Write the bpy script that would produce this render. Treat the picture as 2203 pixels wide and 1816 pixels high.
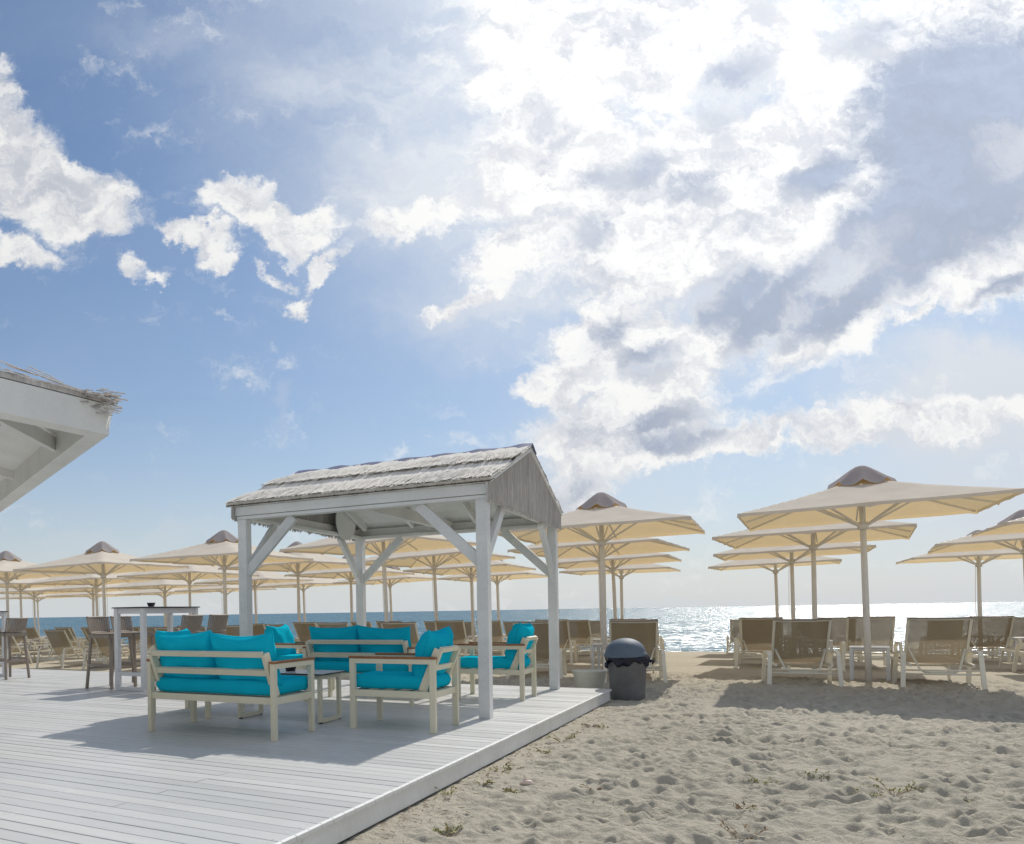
import bpy, math, random
import numpy as np
from mathutils import Vector, Matrix
R = math.radians
scene = bpy.context.scene
for o in list(bpy.data.objects): bpy.data.objects.remove(o)
random.seed(7); rng = np.random.default_rng(7)

# ------------------------------------------------------------------ camera
CAM_Z = 1.21
cam_d = bpy.data.cameras.new("camera"); cam = bpy.data.objects.new("camera", cam_d)
scene.collection.objects.link(cam); scene.camera = cam
cam_d.sensor_width = 36.0; cam_d.sensor_fit = 'HORIZONTAL'
cam_d.lens = 1683.0 / 2203.0 * 36.0
cam_d.shift_x = 0.1868; cam_d.shift_y = 0.18645
cam_d.clip_start = 0.05; cam_d.clip_end = 60000
cam.location = (0, 0, CAM_Z)
cam.rotation_euler = (Matrix.Rotation(R(90), 4, 'X') @ Matrix.Rotation(-0.0164, 4, 'Z')).to_euler()
scene.render.resolution_x = 1024; scene.render.resolution_y = 844

# ------------------------------------------------------------------ sun and exposure
SUN_AZ, SUN_EL = 34.3, 42.8
SKY_STRENGTH = 0.10
sd = bpy.data.lights.new("sun", 'SUN'); sun = bpy.data.objects.new("sun", sd); scene.collection.objects.link(sun)
sd.energy = 2.7; sd.angle = R(0.6); sd.color = (1.0, 0.95, 0.86)
sdir = Vector((math.sin(R(SUN_AZ)) * math.cos(R(SUN_EL)), math.cos(R(SUN_AZ)) * math.cos(R(SUN_EL)), math.sin(R(SUN_EL))))
sun.rotation_euler = sdir.to_track_quat('Z', 'Y').to_euler(); sun.location = sdir * 60
scene.view_settings.view_transform = 'Standard'; scene.view_settings.look = 'None'
scene.view_settings.gamma = 1.0; scene.view_settings.exposure = 0.33
scene.view_settings.use_curve_mapping = False

# ------------------------------------------------------------------ node helpers
class NT:
    def __init__(s, nt): s.nt = nt; nt.nodes.clear()
    def n(s, t, **kw):
        nd = s.nt.nodes.new(t)
        ins = kw.pop('ins', {})
        for k, v in kw.items(): setattr(nd, k, v)
        for k, v in ins.items(): s.put(nd.inputs[k], v)
        return nd
    def put(s, sock, v):
        if hasattr(v, 'is_output') or isinstance(v, bpy.types.NodeSocket): s.nt.links.new(v, sock)
        else: sock.default_value = v
    def math(s, op, a, b=None, c=None, clamp=False):
        nd = s.n('ShaderNodeMath', operation=op); nd.use_clamp = clamp
        s.put(nd.inputs[0], a)
        if b is not None: s.put(nd.inputs[1], b)
        if c is not None: s.put(nd.inputs[2], c)
        return nd.outputs[0]
    def vmath(s, op, a, b=None, out=0):
        nd = s.n('ShaderNodeVectorMath', operation=op)
        s.put(nd.inputs[0], a)
        if b is not None: s.put(nd.inputs['Scale'] if op == 'SCALE' else nd.inputs[1], b)
        return nd.outputs[out]
    def mr(s, v, a, b, c, d, smooth=False):
        nd = s.n('ShaderNodeMapRange'); nd.clamp = True
        if smooth: nd.interpolation_type = 'SMOOTHSTEP'
        for i, x in enumerate((v, a, b, c, d)): s.put(nd.inputs[i], x)
        return nd.outputs[0]
    def noise(s, vec, scale, detail=4, rough=0.5, out=0, dist=0.0):
        nd = s.n('ShaderNodeTexNoise'); s.put(nd.inputs['Vector'], vec)
        nd.inputs['Scale'].default_value = scale; nd.inputs['Detail'].default_value = detail
        nd.inputs['Roughness'].default_value = rough; nd.inputs['Distortion'].default_value = dist
        return nd.outputs[out]
    def mix(s, f, a, b, mode='MIX'):
        nd = s.n('ShaderNodeMix', data_type='RGBA', blend_type=mode)
        s.put(nd.inputs[0], f); s.put(nd.inputs[6], a); s.put(nd.inputs[7], b)
        return nd.outputs[2]

# ------------------------------------------------------------------ world: clear sky and clouds by direction
world = bpy.data.worlds.new("World"); scene.world = world; world.use_nodes = True
W = NT(world.node_tree)
tc = W.n('ShaderNodeTexCoord'); D = tc.outputs['Generated']
sky = W.n('ShaderNodeTexSky', sky_type='NISHITA'); sky.sun_disc = False
sky.sun_elevation = R(SUN_EL); sky.sun_rotation = R(SUN_AZ); sky.altitude = 0
sky.air_density = 1.15; sky.dust_density = 0.7; sky.ozone_density = 2.0
sep = W.n('ShaderNodeSeparateXYZ', ins={0: D})
dx, dy, dz = sep.outputs
ysafe = W.math('MAXIMUM', dy, 0.08)
P_ = W.math('DIVIDE', dx, ysafe); Q_ = W.math('DIVIDE', dz, ysafe)
pq = W.n('ShaderNodeCombineXYZ', ins={0: P_, 1: Q_, 2: 0.0}).outputs[0]
zsafe = W.math('ADD', W.math('MAXIMUM', dz, 0.0), 0.16)
cpl = W.n('ShaderNodeCombineXYZ', ins={0: W.math('DIVIDE', dx, zsafe), 1: W.math('DIVIDE', dy, zsafe), 2: 3.3}).outputs[0]
def skypos(x, y):                       # a direction of the sky, as tangents (right, up) of straight ahead
    nx, ny = x * 1.0461 - 690, 1318.75 - y * 1.0461
    return ((nx + ny * .0164) / 1683, (ny - nx * .0164) / 1683)
HALF = (0.5, 0.5, 0.5)
warp1 = W.noise(pq, 4.0, 3, 0.5, out=1)
wA = W.vmath('SCALE', W.vmath('SUBTRACT', warp1, HALF), 0.075)
wB = W.vmath('SCALE', W.vmath('SUBTRACT', W.noise(pq, 14.0, 7, 0.66, out=1), HALF), 0.11)
pqw = W.vmath('ADD', W.vmath('ADD', pq, wA), wB)
def blobs(lst, vec, soft=1.0):
    acc = None
    for (x, y, rx, ry, rot, w) in lst:
        cx, cy = skypos(x, y)
        mp = W.n('ShaderNodeMapping', vector_type='TEXTURE', ins={'Vector': vec})
        mp.inputs['Location'].default_value = (cx, cy, 0)
        mp.inputs['Rotation'].default_value = (0, 0, R(rot))
        mp.inputs['Scale'].default_value = (rx / 1609 * 1.45, ry / 1609 * 1.45, 1)
        ln = W.vmath('LENGTH', mp.outputs[0], out=1)
        b = W.mr(ln, 0.10, 1.05, w, 0.0, smooth=True)
        acc = b if acc is None else W.math('SMOOTH_MAX', acc, b, 0.22)
    return acc
WHITE = [(20,290,110,90,-20,1.),(110,385,200,95,-12,1.2),(180,360,90,60,0,.9),(230,435,70,50,0,.9),(10,190,60,110,10,.9),(50,525,85,38,-12,.8),(272,553,40,30,-20,.75),(318,585,36,14,0,.6),
 (395,492,85,30,-8,1.),(440,530,45,28,0,.85),(480,425,85,55,-10,1.),(560,470,90,40,-8,.95),(635,490,70,55,0,1.),(670,560,70,24,35,.85),(612,628,36,34,40,.8),(560,560,60,16,-22,.65),
 (830,450,110,40,14,.8),(925,425,90,40,10,.75),(945,612,95,22,18,.85),(1060,120,130,170,0,.9),(1150,330,230,200,0,1.),(1350,60,460,170,0,1.1),(1060,500,130,70,30,.9),
 (1430,420,430,250,22,1.1),(1270,700,210,110,25,1.),(1150,810,100,70,15,1.),(1340,800,230,70,25,.9),(1230,945,150,70,10,.9),(1170,1010,110,50,0,.85),(1550,640,260,100,32,1.),
 (1850,280,420,340,30,1.15),(2000,60,400,180,10,1.1),(1990,470,330,150,25,1.1),(1500,900,420,36,6,.85),(1880,870,420,50,2,.85),(1730,650,230,80,36,1.),(1890,640,150,24,22,.75),(2050,590,140,55,25,.95),
 (1290,885,230,95,12,1.),(2250,300,260,420,0,1.)]
GREY = [(1360,860,150,36,14,.55),(2010,280,230,260,-25,1.1),(1930,450,300,120,30,1.1),(1740,560,230,90,40,1.1),(1500,185,120,56,34,.85),(1330,330,70,45,50,.55),(1120,230,55,60,30,.4),(1510,610,105,60,20,1.05),(1250,360,60,40,0,.45),
 (1200,470,100,50,30,.45),(1690,370,100,45,10,.8),(1245,690,110,34,35,.5),(1330,740,100,40,30,.7),(1140,890,100,40,10,.45),(1590,660,110,60,45,.9),(1400,900,170,30,10,.65),(1780,60,150,50,25,.5),(1420,360,70,40,20,.4),
 (1870,160,160,90,35,.65),(2060,610,90,30,28,.7),(1190,1000,90,30,10,.5),(1230,570,90,40,20,.35),(1560,470,90,40,30,.3)]
wm = blobs(WHITE, pqw)
gm = blobs(GREY, W.vmath('ADD', W.vmath('ADD', pq, wA), W.vmath('SCALE', wB, 0.55)))
cr = W.n('ShaderNodeMapping', ins={'Vector': W.vmath('ADD', pq, wB)}); cr.inputs['Rotation'].default_value = (0, 0, R(-32)); cr.inputs['Scale'].default_value = (0.8, 1.45, 1)
fb = W.noise(cr.outputs[0], 7.5, 8, 0.60)
fb2 = W.noise(cr.outputs[0], 24.0, 6, 0.62)
front = W.mr(dy, 0.12, 0.3, 0.0, 1.0, smooth=True)
dens = W.math('ADD', wm, W.math('MULTIPLY', W.math('SUBTRACT', fb, 0.5), 1.25))
dens = W.math('ADD', dens, W.math('MULTIPLY', W.math('SUBTRACT', fb2, 0.5), 0.70))
back = W.math('SUBTRACT', W.noise(cpl, 1.1, 8, 0.6), 0.05)
dens = W.math('ADD', W.math('MULTIPLY', dens, front), W.math('MULTIPLY', back, W.math('SUBTRACT', 1.0, front)))
alpha = W.mr(dens, 0.22, 0.74, 0.0, 1.0, smooth=True)
# thin high veil: streaks running down to the left, thicker toward the sun
strk = W.n('ShaderNodeMapping', ins={'Vector': pqw}); strk.inputs['Rotation'].default_value = (0, 0, R(-48)); strk.inputs['Scale'].default_value = (0.9, 2.4, 1)
veil_n = W.noise(strk.outputs[0], 3.0, 9, 0.60, dist=0.5)
veil_m = blobs([(780,170,400,330,10,.72),(880,250,230,360,-30,1.1),(1000,500,260,260,0,1.0),(2020,800,330,110,-8,1.2),(2106,940,520,260,0,1.0),(300,1105,300,26,3,.60),(1350,700,350,500,0,.5),(575,850,22,50,-20,.6),(420,50,300,60,10,.35)], pqw)
sd_dot = W.vmath('DOT_PRODUCT', D, tuple(sdir), out=1)
glow = W.math('POWER', W.math('MAXIMUM', sd_dot, 0.0), 8.0)
veil = W.math('MULTIPLY', veil_m, W.mr(veil_n, 0.30, 0.72, 0.14, 1.05), clamp=True)
veil = W.math('ADD', veil, W.math('MULTIPLY', glow, 0.55), clamp=True)
# brightness toward the sun, where the light comes through the cloud
K = 1.0 / SKY_STRENGTH
lit = W.math('MULTIPLY', W.math('ADD', 0.72, W.math('MULTIPLY', glow, 0.26)), K)
m0 = W.math('ADD', W.math('MULTIPLY', fb2, 0.55), W.math('MULTIPLY', fb, 0.45))
edge = W.mr(dens, 0.45, 1.0, 0.15, 1.0, smooth=True)
shade_t = W.math('MULTIPLY', W.mr(W.math('ADD', gm, W.math('MULTIPLY', W.math('SUBTRACT', m0, 0.5), -1.4)), 0.05, 0.66, 0.0, 1.0, smooth=True), edge, clamp=True)
mott = W.math('ADD', W.mr(m0, 0.38, 0.60, 0.0, 1.0, smooth=True), W.math('MULTIPLY', glow, 0.35), clamp=True)
white_c = W.vmath('SCALE', W.mix(mott, (0.74, 0.765, 0.82, 1), (1.03, 1.03, 1.02, 1)), lit)
grey_c = W.vmath('SCALE', W.n('ShaderNodeCombineXYZ', ins={0: 0.335, 1: 0.385, 2: 0.485}).outputs[0], W.math('MULTIPLY', W.math('MULTIPLY', W.math('ADD', 0.84, W.math('MULTIPLY', glow, 0.50)), W.mr(m0, 0.35, 0.62, 0.93, 1.13)), K))
cloud_c = W.mix(shade_t, white_c, grey_c)
hz = W.math('EXPONENT', W.math('MULTIPLY', W.math('MAXIMUM', dz, 0.0), -6.0))
tint_c = W.mix(hz, (0.43, 0.61, 0.77, 1), (0.76, 0.80, 0.92, 1))
tint = W.mix(1.0, sky.outputs[0], tint_c, 'MULTIPLY')
haze_c = W.n('ShaderNodeCombineXYZ', ins={0: 0.54*K, 1: 0.575*K, 2: 0.60*K}).outputs[0]
base = W.mix(W.math('MULTIPLY', hz, 0.92), tint, haze_c)
veil_c = W.vmath('SCALE', W.n('ShaderNodeCombineXYZ', ins={0: 0.66, 1: 0.70, 2: 0.76}).outputs[0], W.math('MULTIPLY', W.math('ADD', 0.80, W.math('MULTIPLY', glow, 0.42)), K))
c1 = W.mix(veil, base, veil_c)
c2 = W.mix(alpha, c1, cloud_c)
bg = W.n('ShaderNodeBackground', ins={'Color': c2, 'Strength': SKY_STRENGTH * 0.92})
W.nt.links.new(bg.outputs[0], W.n('ShaderNodeOutputWorld').inputs[0])

# ------------------------------------------------------------------ materials
def mat(name, col, rough=0.6, var=0.12, vscale=3.0, bump=0.0, bscale=40.0, col2=None, spec=0.4, metal=0.0, stretch=(1,1,1), detail=5, fine=0.0):
    m = bpy.data.materials.new(name); m.use_nodes = True; T = NT(m.node_tree)
    t = T.n('ShaderNodeTexCoord'); mp = T.n('ShaderNodeMapping', ins={'Vector': t.outputs['Object']}); mp.inputs['Scale'].default_value = stretch
    v = mp.outputs[0]
    n = T.noise(v, vscale, detail, 0.6)
    c2_ = col2 if col2 else tuple(x * (1 - var * 2) for x in col)
    f = T.mr(n, 0.35, 0.7, 0.0, 1.0)
    c = T.mix(f, (*col, 1), (*c2_, 1))
    if fine > 0:
        g = T.mr(T.noise(v, bscale, 3, 0.6), 0.3, 0.7, 1 - fine, 1 + fine * .5)
        c = T.mix(1.0, c, T.n('ShaderNodeCombineColor', ins={0: g, 1: g, 2: g}).outputs[0], 'MULTIPLY')
    p = T.n('ShaderNodeBsdfPrincipled', ins={'Base Color': c, 'Roughness': rough, 'Metallic': metal})
    p.inputs['Specular IOR Level'].default_value = spec
    if bump > 0:
        b = T.n('ShaderNodeBump', ins={'Height': T.noise(v, bscale, 5, 0.65), 'Strength': 0.7, 'Distance': bump})
        T.nt.links.new(b.outputs[0], p.inputs['Normal'])
    T.nt.links.new(p.outputs[0], T.n('ShaderNodeOutputMaterial').inputs[0])
    m['T'] = 0
    return m
def cloth(name, col, tcol, tr=0.35, transp=0.0, bump=0.002, weave=0.0, bscale=9):
    m = bpy.data.materials.new(name); m.use_nodes = True; T = NT(m.node_tree)
    v = T.n('ShaderNodeTexCoord').outputs['Object']
    n = T.mr(T.noise(v, 2.2, 5, 0.6), 0.3, 0.7, 0.90, 1.05)
    cc = T.mix(1.0, (*col, 1), T.n('ShaderNodeCombineColor', ins={0: n, 1: n, 2: n}).outputs[0], 'MULTIPLY')
    b = T.n('ShaderNodeBump', ins={'Height': T.noise(v, bscale, 4, 0.6), 'Strength': 0.6, 'Distance': bump})
    d = T.n('ShaderNodeBsdfDiffuse', ins={'Color': cc, 'Normal': b.outputs[0]})
    t = T.n('ShaderNodeBsdfTranslucent', ins={'Color': (*tcol, 1), 'Normal': b.outputs[0]})
    s = T.n('ShaderNodeMixShader', ins={0: tr, 1: d.outputs[0], 2: t.outputs[0]}).outputs[0]
    if transp > 0:
        s = T.n('ShaderNodeMixShader', ins={0: transp, 1: s, 2: T.n('ShaderNodeBsdfTransparent').outputs[0]}).outputs[0]
    T.nt.links.new(s, T.n('ShaderNodeOutputMaterial').inputs[0])
    return m
M = {}
M['paint'] = mat('white_paint', (.80,.80,.77), .45, .06, 2.5, .0012, 60, fine=.04, stretch=(1,1,.6))
M['paint_old'] = mat('weathered_white_paint', (.80,.80,.78), .5, .10, 1.6, .0015, 45, fine=.06)
M['deck'] = mat('deck_paint', (.60,.585,.53), .42, .09, .9, .0010, 55, fine=.05, col2=(.52,.50,.44))
def deck_mat():
    m = bpy.data.materials.new('deck_paint'); m.use_nodes = True; T = NT(m.node_tree)
    v = T.n('ShaderNodeTexCoord').outputs['Object']
    mp = T.n('ShaderNodeMapping', vector_type='TEXTURE', ins={'Vector': v}); mp.inputs['Location'].default_value = (3.74, 10.16, 0); mp.inputs['Rotation'].default_value = (0, 0, R(-31.05))
    sx = T.n('ShaderNodeSeparateXYZ', ins={0: mp.outputs[0]})
    row = T.math('FLOOR', T.math('DIVIDE', sx.outputs[1], .116))
    wn = T.n('ShaderNodeTexWhiteNoise', noise_dimensions='2D', ins={'Vector': T.n('ShaderNodeCombineXYZ', ins={0: row, 1: T.math('FLOOR', T.math('DIVIDE', sx.outputs[0], 3.9))}).outputs[0]}).outputs[0]
    gv = T.n('ShaderNodeCombineXYZ', ins={0: T.math('MULTIPLY', sx.outputs[0], .35), 1: T.math('MULTIPLY', sx.outputs[1], 9.0), 2: T.math('MULTIPLY', row, 1.7)}).outputs[0]
    grain = T.noise(gv, 4.5, 6, .65)
    big = T.noise(mp.outputs[0], .8, 5, .6); spots = T.noise(mp.outputs[0], 9, 5, .7)
    c = T.mix(T.mr(big, .35, .68, 0, 1), (.61,.61,.60,1), (.54,.54,.525,1))
    g = T.math('MULTIPLY', T.mr(wn, 0, 1, .965, 1.03), T.mr(grain, .3, .7, .93, 1.04))
    c = T.mix(1, c, T.n('ShaderNodeCombineColor', ins={0: g, 1: g, 2: g}).outputs[0], 'MULTIPLY')
    c = T.mix(T.mr(spots, .66, .78, 0, .55), c, (.40,.36,.29,1))
    c = T.mix(T.mr(T.noise(mp.outputs[0], 3.1, 4, .6), .68, .76, 0, .5), c, (.74,.74,.72,1))
    b = T.n('ShaderNodeBump', ins={'Height': T.math('ADD', grain, T.math('MULTIPLY', T.noise(mp.outputs[0], 60, 3, .6), .4)), 'Strength': .5, 'Distance': .0022})
    p = T.n('ShaderNodeBsdfPrincipled', ins={'Base Color': c, 'Roughness': T.mr(T.math('ADD', T.math('MULTIPLY', big, .6), T.math('MULTIPLY', wn, .4)), .25, .75, .30, .52), 'Normal': b.outputs[0]})
    T.nt.links.new(p.outputs[0], T.n('ShaderNodeOutputMaterial').inputs[0]); return m
M['deck'] = deck_mat()
M['fascia'] = mat('fascia_paint', (.82,.82,.80), .5, .08, 2.2, .002, 30, fine=.05, col2=(.70,.69,.65))
M['joist'] = mat('joist_timber', (.45,.44,.41), .9, .2, 5)  # pale timber of the joists, seen through the board gaps
M['nail'] = mat('nail_paint', (.82,.82,.80), .3, .02, 5)
M['thatch'] = mat('bleached_reed', (.80,.77,.71), .85, .2, 9, .004, 70, col2=(.68,.64,.58), fine=.18, stretch=(1,1,1))
M['thatch_grey'] = mat('grey_reed', (.62,.59,.56), .85, .2, 14, .004, 60, col2=(.50,.47,.44), fine=.25, stretch=(1,1,.12))
M['reed_dark'] = mat('dark_reed', (.22,.17,.13), .9, .3, 14, .004, 80)  # dark brown reed along the eave and the course line
M['ridge'] = mat('ridge_strip', (.17,.18,.29), .7, .1, 3)
M['cream_metal'] = mat('cream_powder_coat', (.76,.70,.53), .4, .04, 3)
M['lounger_metal'] = mat('ivory_powder_coat', (.80,.76,.64), .4, .05, 3)
M['white_metal'] = mat('white_powder_coat', (.74,.75,.76), .4, .04, 3)
M['pole'] = mat('pole_paint', (.82,.80,.76), .45, .06, 3)
M['teak'] = mat('teak', (.36,.16,.07), .55, .2, 8, .001, 60, stretch=(1,6,6))
M['hpl'] = mat('laminate_top', (.55,.55,.56), .25, .05, 4)
M['black'] = mat('black_edge', (.015,.014,.02), .45, .1, 4)
M['stool'] = mat('taupe_resin', (.30,.25,.21), .5, .10, 5)
M['can'] = mat('grey_plastic', (.125,.125,.132), .6, .15, 4.5, .002, 40, col2=(.16,.16,.16), fine=.10)
M['lid'] = mat('lid_plastic', (.12,.16,.21), .62, .12, 4, .0005, 50)
M['bag'] = mat('bin_bag', (.008,.010,.032), .28, .2, 8, .01, 20)
M['tub'] = mat('beige_plastic', (.72,.71,.62), .5, .06, 4)
M['canopy'] = cloth('canopy_cloth', (.80,.76,.69), (.88,.64,.32), .32, bscale=3.5, bump=.006)
M['cap'] = cloth('cap_cloth', (.43,.41,.41), (.70,.42,.16), .20)
M['mesh_cloth'] = cloth('taupe_mesh', (.34,.285,.205), (.45,.37,.25), .16, transp=.07, bump=.0006, bscale=60)
M['mesh_seat'] = cloth('taupe_mesh_seat', (.30,.25,.19), (.45,.35,.22), .25, transp=.05, bump=.0006, bscale=60)
def cushion_mat():
    m = cloth('turquoise_cloth', (.012,.54,.73), (.06,.88,.97), .20, bump=.005, bscale=14)
    return m
M['cushion'] = cushion_mat()
M['leaf'] = mat('weed_leaf', (.20,.25,.06), .6, .3, 20, col2=(.34,.27,.08))
M['drystem'] = mat('dry_stem', (.36,.25,.14), .8, .3, 20)
M['shell'] = mat('shell_pink', (.72,.50,.40), .5, .2, 20, col2=(.8,.75,.7))

# sand
def sand_mat():
    m = bpy.data.materials.new('sand'); m.use_nodes = True; T = NT(m.node_tree)
    v = T.n('ShaderNodeTexCoord').outputs['Object']
    a = T.mr(T.noise(v, .45, 6, .6), .35, .68, 0, 1)
    c = T.mix(a, (.565,.52,.425,1), (.485,.445,.36,1))
    g = T.mr(T.noise(v, 180, 2, .7), .25, .75, .80, 1.14)
    c = T.mix(1, c, T.n('ShaderNodeCombineColor', ins={0: g, 1: g, 2: g}).outputs[0], 'MULTIPLY')
    sp = T.mr(T.noise(v, 55, 3, .75), .66, .76, 0, .5)
    c = T.mix(sp, c, (.16,.12,.085,1))
    h = T.math('ADD', T.math('MULTIPLY', T.noise(v, 26, 6, .65), 1.0), T.math('MULTIPLY', T.noise(v, 160, 3, .7), .25))
    b = T.n('ShaderNodeBump', ins={'Height': h, 'Strength': .9, 'Distance': .036})
    p = T.n('ShaderNodeBsdfPrincipled', ins={'Base Color': c, 'Roughness': .95, 'Normal': b.outputs[0]}); p.inputs['Specular IOR Level'].default_value = .15
    T.nt.links.new(p.outputs[0], T.n('ShaderNodeOutputMaterial').inputs[0]); return m
M['sand'] = sand_mat()
def sea_mat():
    m = bpy.data.materials.new('sea'); m.use_nodes = True; T = NT(m.node_tree)
    v = T.n('ShaderNodeTexCoord').outputs['Object']
    mp = T.n('ShaderNodeMapping', ins={'Vector': v}); mp.inputs['Rotation'].default_value = (0,0,R(25)); mp.inputs['Scale'].default_value = (.6, 1.2, 1)
    w = mp.outputs[0]
    def slope(sc, amp, det):
        return T.vmath('MULTIPLY', T.vmath('SUBTRACT', T.noise(w, sc, det, .6, out=1), (.5,.5,.5)), (amp, amp, 0))
    n = T.vmath('ADD', T.vmath('ADD', slope(.4, .8, 2), slope(2.2, 2.0, 4)), slope(11.0, 1.2, 2))
    n = T.vmath('NORMALIZE', T.vmath('ADD', n, (-.125, -.19, 1)))
    c = T.mix(T.mr(T.noise(w, .05, 4, .6), .35, .65, 0, 1), (.012,.11,.165,1), (.02,.14,.19,1))
    p = T.n('ShaderNodeBsdfPrincipled', ins={'Base Color': c, 'Roughness': .20, 'IOR': 1.33, 'Normal': n})
    T.nt.links.new(p.outputs[0], T.n('ShaderNodeOutputMaterial').inputs[0]); return m
M['sea'] = sea_mat()

# ------------------------------------------------------------------ mesh helpers
COL = scene.collection
class MB:
    def __init__(s): s.v = []; s.f = []; s.sm = []
    def add(s, vs, fs, smooth=False):
        k = len(s.v); s.v += [tuple(p) for p in vs]; s.f += [tuple(i + k for i in f) for f in fs]; s.sm += [smooth] * len(fs)
        return s
    def box(s, c, d, rz=0.0, rot=None, taper=1.0):
        m = rot if rot is not None else Matrix.Rotation(rz, 3, 'Z'); c = Vector(c); vs = []
        for z in (-.5, .5):
            k = taper if z > 0 else 1
            for x, y in ((-.5,-.5),(.5,-.5),(.5,.5),(-.5,.5)): vs.append(c + m @ Vector((x*d[0]*k, y*d[1]*k, z*d[2])))
        return s.add(vs, [(3,2,1,0),(4,5,6,7),(0,1,5,4),(1,2,6,5),(2,3,7,6),(3,0,4,7)])
    def bar(s, p, q, w, h, up=(0,0,1)):           # rectangular bar from p to q: w sideways, h along up
        p = Vector(p); q = Vector(q); z = (q - p); L = z.length; z.normalize()
        u = Vector(up); x = z.cross(u)
        if x.length < 1e-4: x = z.cross(Vector((1,0,0)))
        x.normalize(); y = x.cross(z)
        m = Matrix((x, z, y)).transposed()
        return s.box((p + q) / 2, (w, L, h), rot=m)
    def tube(s, pts, r, n=8, closed=False):
        pts = [Vector(p) for p in pts]; k0 = len(s.v); N = len(pts); prev = None
        for i, p in enumerate(pts):
            a = pts[max(i-1,0)]; b = pts[min(i+1,N-1)]; t = (b - a).normalized()
            if prev is None: prev = t.orthogonal().normalized()
            x = (prev - t * prev.dot(t)).normalized(); prev = x; y = t.cross(x)
            rr = r[i] if isinstance(r, (list, tuple)) else r
            for j in range(n):
                an = 2*math.pi*j/n; s.v.append(tuple(p + (x*math.cos(an) + y*math.sin(an))*rr))
        for i in range(N-1):
            for j in range(n):
                s.f.append((k0+i*n+j, k0+i*n+(j+1)%n, k0+(i+1)*n+(j+1)%n, k0+(i+1)*n+j)); s.sm.append(True)
        s.f.append(tuple(k0+j for j in reversed(range(n)))); s.f.append(tuple(k0+(N-1)*n+j for j in range(n))); s.sm += [False, False]
        return s
    def lathe(s, prof, n=32, c=(0,0,0), wob=None):
        k0 = len(s.v)
        for i, (r, z) in enumerate(prof):
            for j in range(n):
                a = 2*math.pi*j/n; rr = r*(1 + (wob(a, i) if wob else 0)); s.v.append((c[0]+rr*math.cos(a), c[1]+rr*math.sin(a), c[2]+z))
        for i in range(len(prof)-1):
            for j in range(n):
                s.f.append((k0+i*n+j, k0+i*n+(j+1)%n, k0+(i+1)*n+(j+1)%n, k0+(i+1)*n+j)); s.sm.append(True)
        return s
    def build(s, name, m, parent=None, bevel=0.0):
        me = bpy.data.meshes.new(name); me.from_pydata(s.v, [], s.f); me.update()
        me.polygons.foreach_set('use_smooth', s.sm)
        me.materials.append(m); o = bpy.data.objects.new(name, me); COL.objects.link(o)
        if parent: o.parent = parent
        if bevel > 0:
            b = o.modifiers.new('bevel', 'BEVEL'); b.width = bevel; b.segments = 2; b.limit_method = 'ANGLE'; b.harden_normals = False
        return o
def tag(o, label=None, cat=None, group=None, kind=None):
    if label: o['label'] = label
    if cat: o['category'] = cat
    if group: o['group'] = group
    if kind: o['kind'] = kind
    return o
def empty(name, loc, rz=0.0):
    o = bpy.data.objects.new(name, None); o.empty_display_size = .2; COL.objects.link(o); o.location = loc; o.rotation_euler = (0,0,rz); return o
def copy_tree(o, parent=None):
    c = o.copy(); COL.objects.link(c); c.parent = parent
    for ch in KIDS.get(o.name, []): KIDS.setdefault(c.name, []).append(copy_tree(ch, c))
    return c
KIDS = {}
def reg(root):
    for o in bpy.data.objects:
        if o.parent: 
            l = KIDS.setdefault(o.parent.name, [])
            if o not in l: l.append(o)

DA = R(-31.05)                                   # the deck's boards run this way
rd = Vector((math.cos(DA), math.sin(DA), 0)); nd = Vector((-math.sin(DA), math.cos(DA), 0))
DZ = 0.16                                        # top of the deck
CORNER = Vector((3.74, 10.16, 0))

# ------------------------------------------------------------------ sand
def vnoise(x, y, seed):
    xi = np.floor(x).astype(np.int64); yi = np.floor(y).astype(np.int64); fx = x - xi; fy = y - yi
    fx = fx*fx*(3-2*fx); fy = fy*fy*(3-2*fy)
    def h(a, b):
        n = (a * 374761393 + b * 668265263 + seed * 1442695041) & 0xffffffff
        n = ((n ^ (n >> 13)) * 1274126177) & 0xffffffff
        return ((n ^ (n >> 16)) & 0xffff) / 65535.0
    a = h(xi, yi); b = h(xi+1, yi); c = h(xi, yi+1); d = h(xi+1, yi+1)
    return a + (b-a)*fx + (c-a)*fy + (a-b-c+d)*fx*fy - .5
def shore(x, y): return .539*x + .843*y
def ground_base(x, y):
    x = np.asarray(x, float); y = np.asarray(y, float)
    s = shore(x, y)
    z = -.22*np.clip((s-15)/12, 0, 1)**1.3 - .02*np.clip(-x, 0, 6)
    z = z - .28*np.clip(s-27.6, 0, 14)**1.0*.55
    return z
def gz(x, y): return float(ground_base(x, y))
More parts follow.
